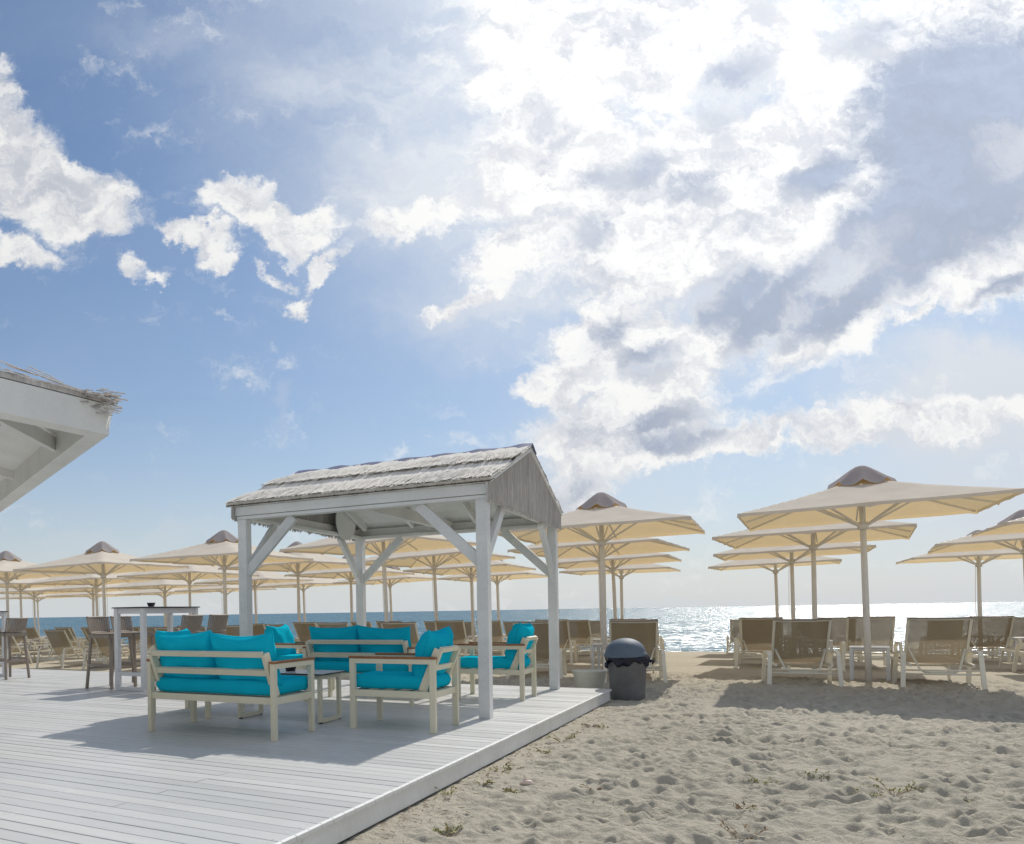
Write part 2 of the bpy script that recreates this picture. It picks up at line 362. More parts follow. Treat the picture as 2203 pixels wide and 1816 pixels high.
def build_sand():
    th = np.concatenate([np.linspace(-180, -32, 40, endpoint=False), np.linspace(-32, 58, 900, endpoint=False), np.linspace(58, 180, 34, endpoint=False)])
    th = np.radians(th)
    rr = np.concatenate([[0.02, .6, 1.2], np.geomspace(1.8, 16, 640), np.geomspace(16.15, 60, 120), [80, 200]])
    A, RR = np.meshgrid(th, rr); X = RR*np.sin(A); Y = RR*np.cos(A)
    Z = ground_base(X, Y)
    near = np.clip((30-RR)/14, 0, 1)
    u = X*.62 + Y*.16; v = Y*1.25 - X*.22
    n = np.zeros_like(X)
    for k, (f, a) in enumerate(((.55,.036),(1.5,.020),(3.6,.016),(7.5,.014),(15,.011),(30,.006))):
        w_ = vnoise(u*f+7*k, v*f+3*k, 11+k)
        n += (w_ if k in (0, 5) else (.32-np.abs(w_)*1.25)*.9)*a
    # footprints: hollows with a pushed up rim
    F = np.zeros_like(X)
    nr, nt = X.shape
    cnt = 11000
    fr = 2.2*(15/2.2)**np.random.default_rng(3).random(cnt)
    fr[3000:] = np.sqrt(np.random.default_rng(9).uniform(3.2**2, 15.5**2, cnt-3000))
    rg = np.random.default_rng(5)
    ft = np.radians(rg.uniform(-32, 58, cnt))
    for i in range(cnt):
        r0, t0 = fr[i], ft[i]; x0, y0 = r0*math.sin(t0), r0*math.cos(t0)
        a = rg.uniform(.045, .115)*(1 + .02*r0); b = a*rg.uniform(.38, .68); ang = rg.normal(-.15, .6); dep = rg.uniform(.006, .020)*(1 + .09*max(0, r0-4))
        i0, i1 = np.searchsorted(rr, [r0-3*a, r0+3*a]); dt = 3*a/r0; j0, j1 = np.searchsorted(th, [t0-dt, t0+dt])
        if i1-i0 < 2 or j1-j0 < 2: continue
        xs = X[i0:i1, j0:j1]-x0; ys = Y[i0:i1, j0:j1]-y0
        p = (xs*math.cos(ang)+ys*math.sin(ang))/a; q = (-xs*math.sin(ang)+ys*math.cos(ang))/b
        d2 = p*p+q*q
        F[i0:i1, j0:j1] += -dep*np.exp(-d2*1.1)*(1+.5*p) + dep*.75*np.exp(-(np.sqrt(d2)-1.35)**2*5)
    sc = np.clip(1-(shore(X, Y)-24)/4, 0.15, 1)
    Z = Z + (n*near*1.0 + F*np.clip((18-RR)/5, 0, 1))*sc
    # the sand lies flat under the deck and lower than its boards
    rel = (X-CORNER.x)*rd.x + (Y-CORNER.y)*rd.y; reln = (X-CORNER.x)*nd.x + (Y-CORNER.y)*nd.y
    sdk = np.where(reln < 0, np.maximum(rel, 0), np.hypot(np.maximum(rel,0), reln)); sdk = np.where((rel<0)&(reln>0), reln, sdk)
    calm = .22 + .78*np.clip(sdk/.9, 0, 1)
    Z = ground_base(X, Y) + (Z-ground_base(X, Y))*calm
    under = np.clip((-rel+.02)/.15, 0, 1)*np.clip((-reln+.02)/.15, 0, 1)
    Z = Z*(1-under) + np.minimum(Z, -.02)*under
    Z = np.maximum(Z, -6)
    V = np.stack([X, Y, Z], -1).reshape(-1, 3)
    i = np.arange(nr-1)[:, None]*nt; j = np.arange(nt)[None]; j2 = (j+1) % nt
    F4 = np.stack([i+j, i+nt+j, i+nt+j2, i+j2], -1).reshape(-1, 4)
    me = bpy.data.meshes.new('sand'); me.vertices.add(len(V)); me.vertices.foreach_set('co', V.ravel())
    me.loops.add(F4.size); me.loops.foreach_set('vertex_index', F4[:, ::-1].ravel().astype(np.int32))
    me.polygons.add(len(F4)); me.polygons.foreach_set('loop_start', np.arange(0, F4.size, 4, dtype=np.int32))
    me.update(calc_edges=True); me.validate()
    me.polygons.foreach_set('use_smooth', np.ones(len(me.polygons), bool))
    me.materials.append(M['sand']); o = bpy.data.objects.new('sand', me); COL.objects.link(o); tag(o, kind='structure')
    if me.polygons[5000].normal.z < 0: me.flip_normals()
build_sand()
sea = MB(); sea.add([(-30000,-200,-1.05),(30000,-200,-1.05),(30000,40000,-1.05),(-30000,40000,-1.05)], [(0,1,2,3)])
tag(sea.build('sea', M['sea']), kind='structure')

# ------------------------------------------------------------------ deck
def dk(a, b, z=0.0): return CORNER + rd*a + nd*b + Vector((0,0,z))
def build_deck():
    rnd = random.Random(3)
    mb = MB(); nails = MB(); pitch = .116; gap = .0042; ch = .003
    nb = 150
    for i in range(nb):
        b0 = -pitch*(i+1) + gap/2 + .0; b1 = -pitch*i - gap/2
        if i == 0: b1 = 0
        a1 = .012 + rnd.uniform(-.002, .002); segs = []
        a = a1; first = rnd.choice([1.2, 2.4, 3.0, 3.6])
        while a > -17:
            L = first if a == a1 else 3.9
            segs.append((a-L+.003, a)); a -= L
        for (s0, s1) in segs:
            dz0, dz1 = rnd.uniform(-.0012, .0012), rnd.uniform(-.0012, .0012); tl = rnd.uniform(-.0012, .0012)
            prof = [(b0, -.026), (b0, -ch), (b0+ch, 0), (b1-ch, 0), (b1, -ch), (b1, -.026)]
            vs = []
            for s_, dz_ in ((s0, dz0), (s1, dz1)):
                for k, (b, z) in enumerate(prof): vs.append(dk(s_, b, DZ + z + dz_ + (tl if k in (1,2) else 0)))
            fs = [(k, k+1, k+7, k+6) for k in range(5)] + [(5, 0, 6, 11), (0,5,4,3,2,1), (6,7,8,9,10,11)]
            mb.add(vs, [tuple(reversed(f)) for f in fs])
        if i < 95:
            for j in range(24):
                aj = -.045 - .56*j
                for bb in (b0+.025, b1-.025):
                    if j > 0 and rnd.random() < .45: continue
                    c = dk(aj + rnd.uniform(-.012,.012), bb + rnd.uniform(-.006,.006), DZ + .0022)
                    r_ = rnd.uniform(.0035, .0052)
                    nails.add([c + Vector((math.cos(t)*r_, math.sin(t)*r_, 0)) for t in [k*math.pi/3 for k in range(6)]] + [c + Vector((0,0,.0015))], [(k, (k+1)%6, 6) for k in range(6)])
    nos = MB()
    for i in range(nb):
        b0 = -pitch*(i+1) + .004; b1 = -pitch*i - .002; j_ = rnd.uniform(-.0015, .0015)
        nos.add([dk(.006+j_, b0, DZ+.0035), dk(.006+j_, b1, DZ+.0035), dk(.024+j_, b1, DZ-.001), dk(.024+j_, b0, DZ-.001), dk(.022+j_, b1, DZ-.022), dk(.022+j_, b0, DZ-.022), dk(.0145, b0, DZ-.0255), dk(.0145, b1, DZ-.0255)], [(1,0,3,2),(2,3,5,4),(4,5,6,7),(0,6,5,3),(1,2,4,7)])
    o = mb.build('deck', M['deck']); nos.build('nosing', M['nail'], o); tag(o, kind='structure')
    nails.build('nail_heads', M['nail'], o)
    f = MB()
    zt = DZ - .0262; zb = .012
    rz = DA
    def fb(a0, b0, a1, b1, za, zb_, t=.022):
        p = dk(a0, b0, (za+zb_)/2); q = dk(a1, b1, (za+zb_)/2); f.bar(p, q, t, zb_-za)
    L = 17.4
    n = 7
    for k in range(n): fb(-.012, -L/n*k - (.0 if k else -.0), -.012, -L/n*(k+1)+.003, zb, zt)
    for k in range(5): fb(-3.4*k-.024, -.012, -3.4*(k+1)+.003, -.012, zb, zt)
    f.build('fascia', M['fascia'], o)
    g = MB()
    for k in range(30): g.bar(dk(-.2-.56*k, -.05, .07), dk(-.2-.56*k, -17, .07), .05, .12)
    g.build('joists', M['joist'], o)
build_deck()

# ------------------------------------------------------------------ thatch helper
def thatch_slab(mb, p0, ex, ey, en, w, l, rnd, n, sl=.42, sw=.011, courses=2, lift=.022, over=.045):
    """reeds laid down a slope: ex along the eave, ey up the slope, en outward"""
    for k in range(n):
        c = rnd.randrange(courses); t0 = c/courses; t1 = (c+1)/courses
        x = rnd.uniform(-.02, w+.02); y = (t0 + rnd.random()*(t1-t0))*l
        L = sl*rnd.uniform(.5, 1.2); a = rnd.gauss(0, .11) + .09*math.sin(x*3.1+c)
        d = (ey*math.cos(a) + ex*math.sin(a)); y0 = y - L*.5
        y0 = max(y0, t0*l - over*rnd.random() - .012); y1 = min(y0 + L, t1*l + (.10 if t1 < .99 else -.01))
        if y1 - y0 < .03: continue
        if not (-.03 < x + (y1-y0)*math.sin(a) < w+.03): continue
        h = lift*(rnd.random()**.7) + .022*c + .03*max(0, 1-(y0-t0*l)/.35)
        A = p0 + ex*x + ey*y0 + en*h; B = p0 + ex*x + ey*y0 + d*(y1-y0) + en*(h + rnd.uniform(-.012,.006))
        s = d.cross(en).normalized()*sw*rnd.uniform(.5, 1.2); u = en*sw*.6
        mb.add([A-s, A+s, B+s*.6, B-s*.6, A+u, B+u], [(0,4,5,3),(4,1,2,5),(0,1,4)])

# ------------------------------------------------------------------ pergola
def build_pergola():
    rnd = random.Random(11)
    PA = R(-28.9); root = empty('pergola', (1.594, 7.617, DZ), PA)
    tag(root, 'white timber pergola with a pitched reed roof standing over the turquoise lounge sets', 'pergola')
    # local: x along the eave (negative = left), y away; posts at (0,0) (-L,0) (0,Wd) (-L,Wd)
    L, Wd, s = 2.80, 3.02, .112; zb = 2.13
    for (x, y) in ((0,0),(-L,0),(0,Wd),(-L,Wd)):
        m = MB(); m.box((x, y, zb/2), (s, s, zb)); m.build('post', M['paint_old'], root, bevel=.004)
    # beams: lower plate and upper board on each side
    hb = .036; ht = .108
    def frame(m, z0, z1, o, t):
        zc = (z0+z1)/2; h = z1-z0; e = s/2 + o
        m.box((-L/2, -e+t/2, zc), (L+2*e, t, h)); m.box((-L/2, Wd+e-t/2, zc), (L+2*e, t, h))
        m.box((e-t/2, Wd/2, zc), (t, Wd+2*e-2*t, h)); m.box((-L-e+t/2, Wd/2, zc), (t, Wd+2*e-2*t, h))
    m = MB(); frame(m, zb, zb+hb, .008, s+.010); m.build('plate', M['paint'], root, bevel=.002)
    m = MB(); frame(m, zb+hb+.005, zb+hb+ht, .020, .05); m.build('eave_board', M['paint'], root, bevel=.003)
    # braces
    dr, ou = .62, .66
    for (x, y) in ((0,0),(-L,0),(0,Wd),(-L,Wd)):
        sx = -1 if x == 0 else 1; sy = 1 if y == 0 else -1
        m = MB(); m.bar((x+sx*.02, y, zb-dr), (x+sx*ou, y, zb-.012), .055, .105, up=(0,1,0) if False else (sx*1,0,1)); m.build('brace', M['paint_old'], root, bevel=.003)
        m = MB(); m.bar((x, y+sy*.02, zb-dr), (x, y+sy*ou, zb-.012), .055, .105, up=(0,sy,1)); m.build('brace', M['paint_old'], root, bevel=.003)
    z0 = zb+hb+ht; zr = 2.85; half = Wd/2 + .10
    rise = zr - z0
    ln = math.hypot(half, rise); ov = .16
    x0, x1 = -L-ov-.02, s/2+.055
    # sheathing boards under the reeds
    m = MB()
    nbd = 9
    for side in (0, 1):
        for k in range(nbd):
            t0, t1 = k/nbd, (k+1)/nbd - .004
            def pt(t, x, d=0):
                y = -.10+half*t if side == 0 else Wd+.10-half*t
                return (x, y, z0 + rise*t + d)
            vs = [pt(t0,x0), pt(t0,x1), pt(t1,x1), pt(t1,x0), pt(t0,x0,.018), pt(t0,x1,.018), pt(t1,x1,.018), pt(t1,x0,.018)]
            fs = [(3,2,1,0),(4,5,6,7),(0,1,5,4),(1,2,6,5),(2,3,7,6),(3,0,4,7)]
            if side: fs = [tuple(reversed(f)) for f in fs]
            m.add(vs, fs)
    m.build('ceiling_boards', M['paint'], root)
    m = MB()
    for x in (-.12, -L*.36, -L*.69, -L+.12):
        for sgn in (0, 1):
            ya = .06 if sgn == 0 else Wd-.06; yb = Wd/2
            zz = lambda y: z0 + rise*(min(y, Wd-y)+.10)/half - .052
            m.bar((x, ya, zz(ya)), (x, yb, zz(yb)), .045, .09)
    m.build('rafters', M['paint'], root)
    m = MB(); m.box((-L*.5, Wd/2, zb+.10), (.07, Wd-.06, .13)); m.build('tie_beam', M['paint'], root, bevel=.003)
    m = MB(); m.box((-L*.5, Wd/2, (zb+.165+zr-.10)/2), (.07, .07, zr-.10-zb-.165)); m.build('king_post', M['paint'], root)
    # reeds on both slopes
    en0 = Vector((0, -rise, half)).normalized(); en1 = Vector((0, rise, half)).normalized()
    m = MB()
    for side in (0, 1):
        p0 = Vector((x0, -.10, z0+.02)) if side == 0 else Vector((x1, Wd+.10, z0+.02))
        ex = Vector((1,0,0)) if side == 0 else Vector((-1,0,0)); ey = Vector((0, half, rise)).normalized() if side == 0 else Vector((0, -half, rise)).normalized()
        en = en0 if side == 0 else en1
        w = x1-x0
        A = p0; base = [A, A+ex*w, A+ex*w+ey*ln, A+ey*ln]
        top = [b + en*.03 for b in base]
        # rough sheet below the loose reeds
        nx, ny = 60, 16; k0 = []
        for j in range(ny+1):
            for i in range(nx+1):
                tj = j/ny; c = .024 if tj >= .5 else 0
                k0.append(A + ex*w*i/nx + ey*ln*tj + en*(.022 + c + rnd.uniform(0, .010)))
        m.add(k0, [(j*(nx+1)+i, j*(nx+1)+i+1, (j+1)*(nx+1)+i+1, (j+1)*(nx+1)+i) for j in range(ny) for i in range(nx)])
        m.add(base + top, [(0,1,5,4),(1,2,6,5),(2,3,7,6),(3,0,4,7)])
        thatch_slab(m, p0, ex, ey, en, w, ln, rnd, 5200 if side == 0 else 1500, sw=.0075)
    m.build('thatch', M['thatch'], root)
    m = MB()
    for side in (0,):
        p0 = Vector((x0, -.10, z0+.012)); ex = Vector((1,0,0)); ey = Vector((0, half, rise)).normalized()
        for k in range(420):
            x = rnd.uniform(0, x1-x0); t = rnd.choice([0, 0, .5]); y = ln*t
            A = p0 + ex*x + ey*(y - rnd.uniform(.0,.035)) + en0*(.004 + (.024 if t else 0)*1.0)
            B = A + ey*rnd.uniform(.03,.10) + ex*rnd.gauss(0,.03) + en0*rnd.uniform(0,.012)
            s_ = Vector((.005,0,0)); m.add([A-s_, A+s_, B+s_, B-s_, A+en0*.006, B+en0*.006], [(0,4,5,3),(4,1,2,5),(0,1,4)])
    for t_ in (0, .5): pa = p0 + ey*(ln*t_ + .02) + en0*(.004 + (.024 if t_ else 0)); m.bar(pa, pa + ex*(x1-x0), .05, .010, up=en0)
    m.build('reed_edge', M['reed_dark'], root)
    # gables of upright reeds
    for gx, gm_ in ((s/2+.028, 'g'), (-L-s/2-.028, 'g2')):
        m = MB(); n = 460
        for k in range(n):
            y = -.13 + (Wd+.26)*(k+rnd.random()*.8)/n
            topz = z0 + rise*(1-abs(y-Wd/2)/half) + .012
            bot = zb + .005 - rnd.random()**2*.05 + (.012 if gm_ == 'g2' else 0)
            if topz - bot < .02: topz = bot + .03
            w_ = (Wd+.26)/n*.62; t = .006; dx = rnd.uniform(-.004, .004)
            m.add([(gx+dx-t, y-w_, bot), (gx+dx+t, y-w_*.4, bot), (gx+dx+t, y+w_*.4, bot), (gx+dx-t, y+w_, bot),
                   (gx+dx-t, y-w_, topz), (gx+dx+t, y-w_*.4, topz), (gx+dx+t, y+w_*.4, topz), (gx+dx-t, y+w_, topz)],
                  [(0,1,5,4),(1,2,6,5),(2,3,7,6),(3,0,4,7),(3,2,1,0)])
        m.build('gable_reeds', M['thatch_grey'], root)
    # round white disc of board closing part of the far gable
    m = MB(); cx = -L+s/2+.02; pts = [(math.cos(a)*.30, math.sin(a)*.26) for a in [k*2*math.pi/28 for k in range(28)]]
    c = (cx, Wd-.62, z0+.06)
    m.add([(c[0], c[1]+p, c[2]+q) for p, q in pts] + [(c[0]+.012, c[1]+p, c[2]+q) for p, q in pts], [tuple(reversed(range(28))), tuple(range(28, 56))] + [(k, (k+1)%28, 28+(k+1)%28, 28+k) for k in range(28)])
    m.build('gable_panel', M['paint'], root)
    # ridge strip
    m = MB(); zz = z0 + rise + .075; N = 24; vs = []
    for i in range(N+1):
        x = x0 + .02 + (x1-x0-.0)*i/N; wv = .010*math.sin(i*1.7) + rnd.uniform(-.006,.006)
        vs += [(x, Wd/2-.17, zz-.075+wv*.5), (x, Wd/2, zz+.008+wv), (x, Wd/2+.17, zz-.075), (x, Wd/2+.17, zz-.088), (x, Wd/2, zz-.008+wv), (x, Wd/2-.17, zz-.088+wv*.5)]
    fs = [];
    for i in range(N):
        for k in range(6): fs.append((i*6+k, i*6+(k+1)%6, (i+1)*6+(k+1)%6, (i+1)*6+k))
    fs += [(0,1,2,3,4,5), tuple(N*6+k for k in reversed(range(6)))]
    m.add(vs, [tuple(reversed(f)) for f in fs]); m.build('ridge_strip', M['ridge'], root)
build_pergola()

# ------------------------------------------------------------------ bar pavilion: the corner of its six-sided roof
def build_pavilion():
    rnd = random.Random(5)
    Z0 = 2.60; H = .235
    C0 = Vector((-1.60, 6.0, 0))
    e1 = Vector((-.60, -.80, 0)).normalized()         # toward the camera
    e2 = Vector((-.517, .856, 0)).normalized()        # away along the deck
    S = 6.2
    ctr = None
    # regular-ish hexagon from these two sides
    pts = [C0 + e1*S, C0, C0 + e2*S]
    inn = (e1+e2).normalized(); ctr = C0 + inn*S*1.02
    pts2 = [ctr*2 - p for p in pts]
    hexa = pts + pts2                                  # p1, corner, p3, then opposite three
    root = empty('bar_pavilion', (ctr.x, ctr.y, DZ), 0); off = Vector((ctr.x, ctr.y, DZ))
    tag(root, 'white bar pavilion roof corner with a reed covered top at the left edge', 'pavilion')
    def loc(p, z): return Vector((p.x, p.y, z)) - off
    n = 6; beams = MB(); soff = MB(); boards = MB(); straw = MB(); raft = MB(); posts = []
    apex = loc(ctr, Z0 + 1.5)
    for k in range(n):
        a, b = hexa[k], hexa[(k+1)%n]
        ia, ib = a + (ctr-a).normalized()*.19, b + (ctr-b).normalized()*.19
        vs = [loc(a,Z0),loc(b,Z0),loc(ib,Z0),loc(ia,Z0),loc(a,Z0+H),loc(b,Z0+H),loc(ib,Z0+H),loc(ia,Z0+H)]
        beams.add(vs, [(3,2,1,0),(4,5,6,7),(0,1,5,4),(2,3,7,6)])
        # boarded ceiling in strips up to the apex
        m_ = 12
        for j in range(m_):
            t0, t1 = j/m_, (j+1)/m_ - .006
            q = [loc(ia,Z0+H-.02).lerp(apex, t0), loc(ib,Z0+H-.02).lerp(apex, t0), loc(ib,Z0+H-.02).lerp(apex, t1), loc(ia,Z0+H-.02).lerp(apex, t1)]
            up = Vector((0,0,.02)); boards.add(q + [p+up for p in q], [(3,2,1,0),(4,5,6,7),(0,1,5,4),(2,3,7,6),(1,2,6,5),(3,0,4,7)])
        # reed covering
        A, B = loc(a, Z0+H+.005) , loc(b, Z0+H+.005)
        ex = (B-A).normalized(); mid = (A+B)/2; ey = (apex + Vector((0,0,.1)) - mid).normalized(); en = ex.cross(ey).normalized()
        if en.z < 0: en = -en
        o_ = Vector((0,0,.035)); ao = A - ey*.0; bo = B - ey*.0; ap = apex + Vector((0,0,.12))
        straw.add([ao, bo, ap, ao+o_, bo+o_, ap+o_], [(2,1,0),(3,4,5),(0,1,4,3),(1,2,5,4),(2,0,3,5)])
        if k in (0, 1, 2):
            cnt = 1500 if k == 0 else 700
            w = (B-A).length
            for q in range(cnt):
                x = rnd.uniform(-.02, w+.02); yy = rnd.random()**1.4*.9 - .03
                L = rnd.uniform(.15, .35); aa = rnd.gauss(.0, .10)
                d = ey*math.cos(aa) + ex*math.sin(aa)
                if k == 0 and x > w - .9: d = (ey*.35 - ex*.9).normalized()
                P = A + ex*x + ey*yy + en*(.030 + rnd.random()*.014); Q = P + d*L
                if k == 0 and x > w-.9: P = P - d*rnd.uniform(0,.05); 
                s_ = d.cross(en).normalized()*.005; u = en*.006
                straw.add([P-s_, P+s_, Q+s_, Q-s_, P+u, Q+u], [(0,4,5,3),(4,1,2,5),(0,1,4)])
        raft.bar(loc(a, Z0+H*.45), apex - Vector((0,0,.12)), .07, .13)
        m2 = (a+b)/2; raft.bar(loc(m2, Z0+H*.6), apex - Vector((0,0,.12)), .05, .10)
        raft.bar(loc(a + (b-a)*.22, Z0+.13), loc(a + (hexa[(k-1)%n]-a)*.22, Z0+.13), .05, .12)
    # ragged bundle sticking out over the corner
    c = loc(C0, Z0+H)
    for q in range(120):
        d = (Vector((.80,.42,-.10)) + Vector((rnd.gauss(0,.07), rnd.gauss(0,.07), rnd.gauss(.02,.07)))).normalized()
        P = c + Vector((rnd.uniform(-.22,.04), rnd.uniform(-.22,.04), 0)) + Vector((0,0,rnd.uniform(-.10,.075))); 
        if P.z < c.z and q % 3: P.z = c.z + rnd.uniform(.0,.05)
        Q = P + d*rnd.uniform(.05,.12)
        s_ = d.cross(Vector((0,0,1))).normalized()*.007; u = Vector((0,0,.009))
        straw.add([P-s_, P+s_, Q+s_, Q-s_, P+u, Q+u], [(0,3,5,4),(4,5,2,1),(2,3,5),(0,1,2,3)])
    beams.build('eave_beam', M['paint'], root, bevel=.003)
    boards.build('ceiling_boards', M['paint'], root); raft.build('rafters', M['paint'], root)
    straw.build('thatch', M['thatch_grey'], root)
    for k, p in enumerate(hexa):
        if k in (1, 2): continue
        q = p + (ctr-p).normalized()*.4; m = MB(); l = loc(q, 0); m.box((l.x, l.y, Z0/2 - DZ/2), (.14,.14,Z0-DZ)); m.build('post', M['paint_old'], root)
    m = MB(); q = loc(ctr, 0); m.lathe([(1.2, 0),(1.2,1.05),(1.35,1.06),(1.35,1.10),(.0,1.10)], 12, (q.x, q.y, 0)); m.build('bar_counter', M['paint'], root)
build_pavilion()

# ------------------------------------------------------------------ cushions
def cushion(W_, H_, T_, rnd, sag=0.0, puff=.5, n=22, wr=.010, square=False):
    """soft cushion: W_ wide (x), H_ high (z), T_ thick (y), centre at origin"""
    mb = MB(); ph = [rnd.uniform(0, 6.28) for _ in range(8)]
    def P(u, v, s):
        e = 14.0 if square else 3.4
        if square:
            q = lambda a, w: 1.0 if abs(a) < 1-w else math.sqrt(max(0.0, 1-((abs(a)-1+w)/w)**2))
            t = q(u, .030/W_*2)*q(v, .030/H_*2) * (.90 + .10*(1-u*u)*(1-v*v))
        else: t = (max(0.0, (1-abs(u)**e))*max(0.0, (1-abs(v)**e)))**.46
        pin = 0.0 if square else .055
        x = u*W_/2*(1 - pin*(1-v*v)*abs(u)**3) ; z = v*H_/2*(1 - pin*(1-u*u)*abs(v)**3)
        z -= sag*(1-u*u)*max(0, v)**2
        w = wr*(math.sin(5*u+ph[0]+2*v)*math.sin(4*v+ph[1]) + .6*math.sin(9*u+3*v+ph[2]) * abs(v)**2 + .5*math.sin(11*v+ph[3]+4*u)*abs(u)**2)
        # creases fanning out of the corners
        for cu, cv, p_ in ((1,1,ph[4]),(-1,1,ph[5]),(1,-1,ph[6]),(-1,-1,ph[7])):
            dx, dz = u-cu, v-cv; d = math.hypot(dx, dz)
            w += wr*.9*math.exp(-d*d*3)*math.sin(7*math.atan2(dz, dx)+p_)*min(1, d*4)
        y = s*(T_/2*t + (w*t if not square else w*.4*t))
        return (x, y, z)
    for s in (1, -1):
        vs = []
        for j in range(n+1):
            for i in range(n+1):
                if square:
                    g = lambda k: math.copysign(1-(1-abs(2*k/n-1))**1.9, 2*k/n-1)
                    u, v = g(i), g(j)
                else: u = math.sin((i/n-.5)*math.pi); v = math.sin((j/n-.5)*math.pi)
                vs.append(P(u, v, s))
        fs = [(j*(n+1)+i, j*(n+1)+i+1, (j+1)*(n+1)+i+1, (j+1)*(n+1)+i) for j in range(n) for i in range(n)]
        if s > 0: fs = [tuple(reversed(f)) for f in fs]
        mb.add(vs, fs, True)
    return mb
def xform(mb, m): mb.v = [tuple(m @ Vector(p)) for p in mb.v]; return mb

def seat_unit(name, label, cat, loc, rz, W_, D_, npil, seed, group, pillow_tilt=.30, pshift=None):
    """lounge chair or sofa; local +y is the way it faces"""
    rnd = random.Random(seed); root = empty(name, (loc[0], loc[1], DZ), rz); tag(root, label, cat, group)
    f = M['cream_metal']; px, py = W_/2, D_/2; arm = .635
    for sx in (-1, 1):
        for sy in (-1, 1):
            m = MB(); m.box((sx*px, sy*py, arm/2), (.040, .052, arm)); l = m.build('leg', f, root, bevel=.002)
        m = MB(); m.box((sx*px, 0, arm-.0215), (.0395, D_-.052, .042)); m.build('arm_rail', f, root)
        m = MB(); m.box((sx*px, 0, arm+.0105), (.050, D_+.062, .020)); m.build('armrest', M['teak'], root, bevel=.003)
    # seat frame
    m = MB(); z = .325; h = .058
    m.box((0, py-.01, z), (W_-.040, .03, h)); m.box((0, -py+.01, z), (W_-.040, .03, h))
    for sx in (-1, 1): m.box((sx*px, 0, z), (.036, D_-.052, h))
    m.build('seat_frame', f, root, bevel=.002)
    m = MB()
    for k in range(5): m.box((0, -py+.09+k*(D_-.16)/4, z+.018), (W_-.042, .05, .012))
    m.build('seat_slats', f, root)
    # back frame leaning backward
    yb, yt = -py+.115, -py-.045; zb_, zt = .352, .735
    def yz(z): return yb + (yt-yb)*(z-zb_)/(zt-zb_)
    m = MB(); bx = px - .055
    for sx in (-1, 1):
        m.bar((sx*bx, yz(zb_), zb_), (sx*bx, yz(zt-.018), zt-.018), .036, .075, up=(0,-1,0))
    up = Vector((0, yt-yb, zt-zb_)).normalized()
    for zc, hh in ((.713, .042), (.560, .052)):
        m.bar((-bx+.018, yz(zc)-.012, zc), (bx-.018, yz(zc)-.012, zc), .034, hh, up=up)
    m.bar((-bx+.018, yz(.405), .405), (bx-.018, yz(.405), .405), .012, .012, up=up)
    m.build('back_frame', f, root, bevel=.002)
    # cushions
    mb = cushion(W_-.075, D_+.02, .135, rnd, square=True, wr=.006); xform(mb, Matrix.Translation((0, .035, .425)) @ Matrix.Rotation(R(-90), 4, 'X'))
    mb.build('seat_cushion', M['cushion'], root)
    w = (W_-.07)/npil
    for k in range(npil):
        xx = -(W_-.07)/2 + w*(k+.5) + rnd.uniform(-.01,.01)
        sag = rnd.uniform(.015, .035)
        mb = cushion(w*1.03 if npil > 1 else w*1.0, .47, .20 if npil > 1 else .24, rnd, sag=sag, wr=.018)
        T_ = Matrix.Translation((xx, yz(.66)+.115 + rnd.uniform(-.01,.015), .672)) @ Matrix.Rotation(pillow_tilt + rnd.uniform(-.03,.03), 4, 'X') @ Matrix.Rotation(rnd.uniform(-.05,.05), 4, 'Y')
        per = []
        nn_ = 23
        idx = [i for i in range(nn_)] + [j*nn_ + nn_-1 for j in range(1, nn_)] + [(nn_-1)*nn_ + nn_-1-i for i in range(1, nn_)] + [(nn_-1-j)*nn_ for j in range(1, nn_)]
        per = [mb.v[q] for q in idx]
        xform(mb, T_); bc = mb.build('back_cushion', M['cushion'], root)
        pm = MB(); pm.tube([T_ @ Vector(p) for p in per], .0045, 5); pm.build('piping', M['cushion'], bc)
    return root
# near set. rd / nd are the directions of the deck boards and across them
def mid(*ps): return (sum(p[0] for p in ps)/len(ps), sum(p[1] for p in ps)/len(ps))
G = 'turquoise lounge seats under the pergola'
seat_unit('sofa', 'turquoise two seat sofa seen from behind, the nearest seat to the camera', 'sofa', mid((-1.556,7.14),(-.395,6.459),(-.095,6.985),(-1.262,7.633)), R(-30.3), 1.345, .60, 2, 1, G)
seat_unit('armchair', 'turquoise armchair in front of the near right pergola post, facing the low table', 'armchair', mid((.2765,7.094),(.95,6.722),(1.241,7.21),(.556,7.565)), R(-29.5)+R(90), .56, .77, 1, 2, G)
seat_unit('armchair', 'turquoise armchair half hidden beyond the left end of the near sofa', 'armchair', (-1.35+.02, 8.32+.02), R(-31)-R(90), .56, .75, 1, 3, G)
seat_unit('sofa', 'turquoise two seat sofa in the middle of the pergola, behind the low table', 'sofa', (.545, 9.21), R(-29), 1.345, .60, 2, 4, G)
seat_unit('armchair', 'turquoise armchair farthest right, between the two right pergola posts', 'armchair', (2.10, 9.42), R(-29.5)+R(90), .53, .77, 1, 5, G)
seat_unit('armchair', 'turquoise armchair with a sunlit back cushion beside the left end of the far sofa', 'armchair', (-.32, 10.62), R(-30)-R(90), .56, .77, 1, 6, G)

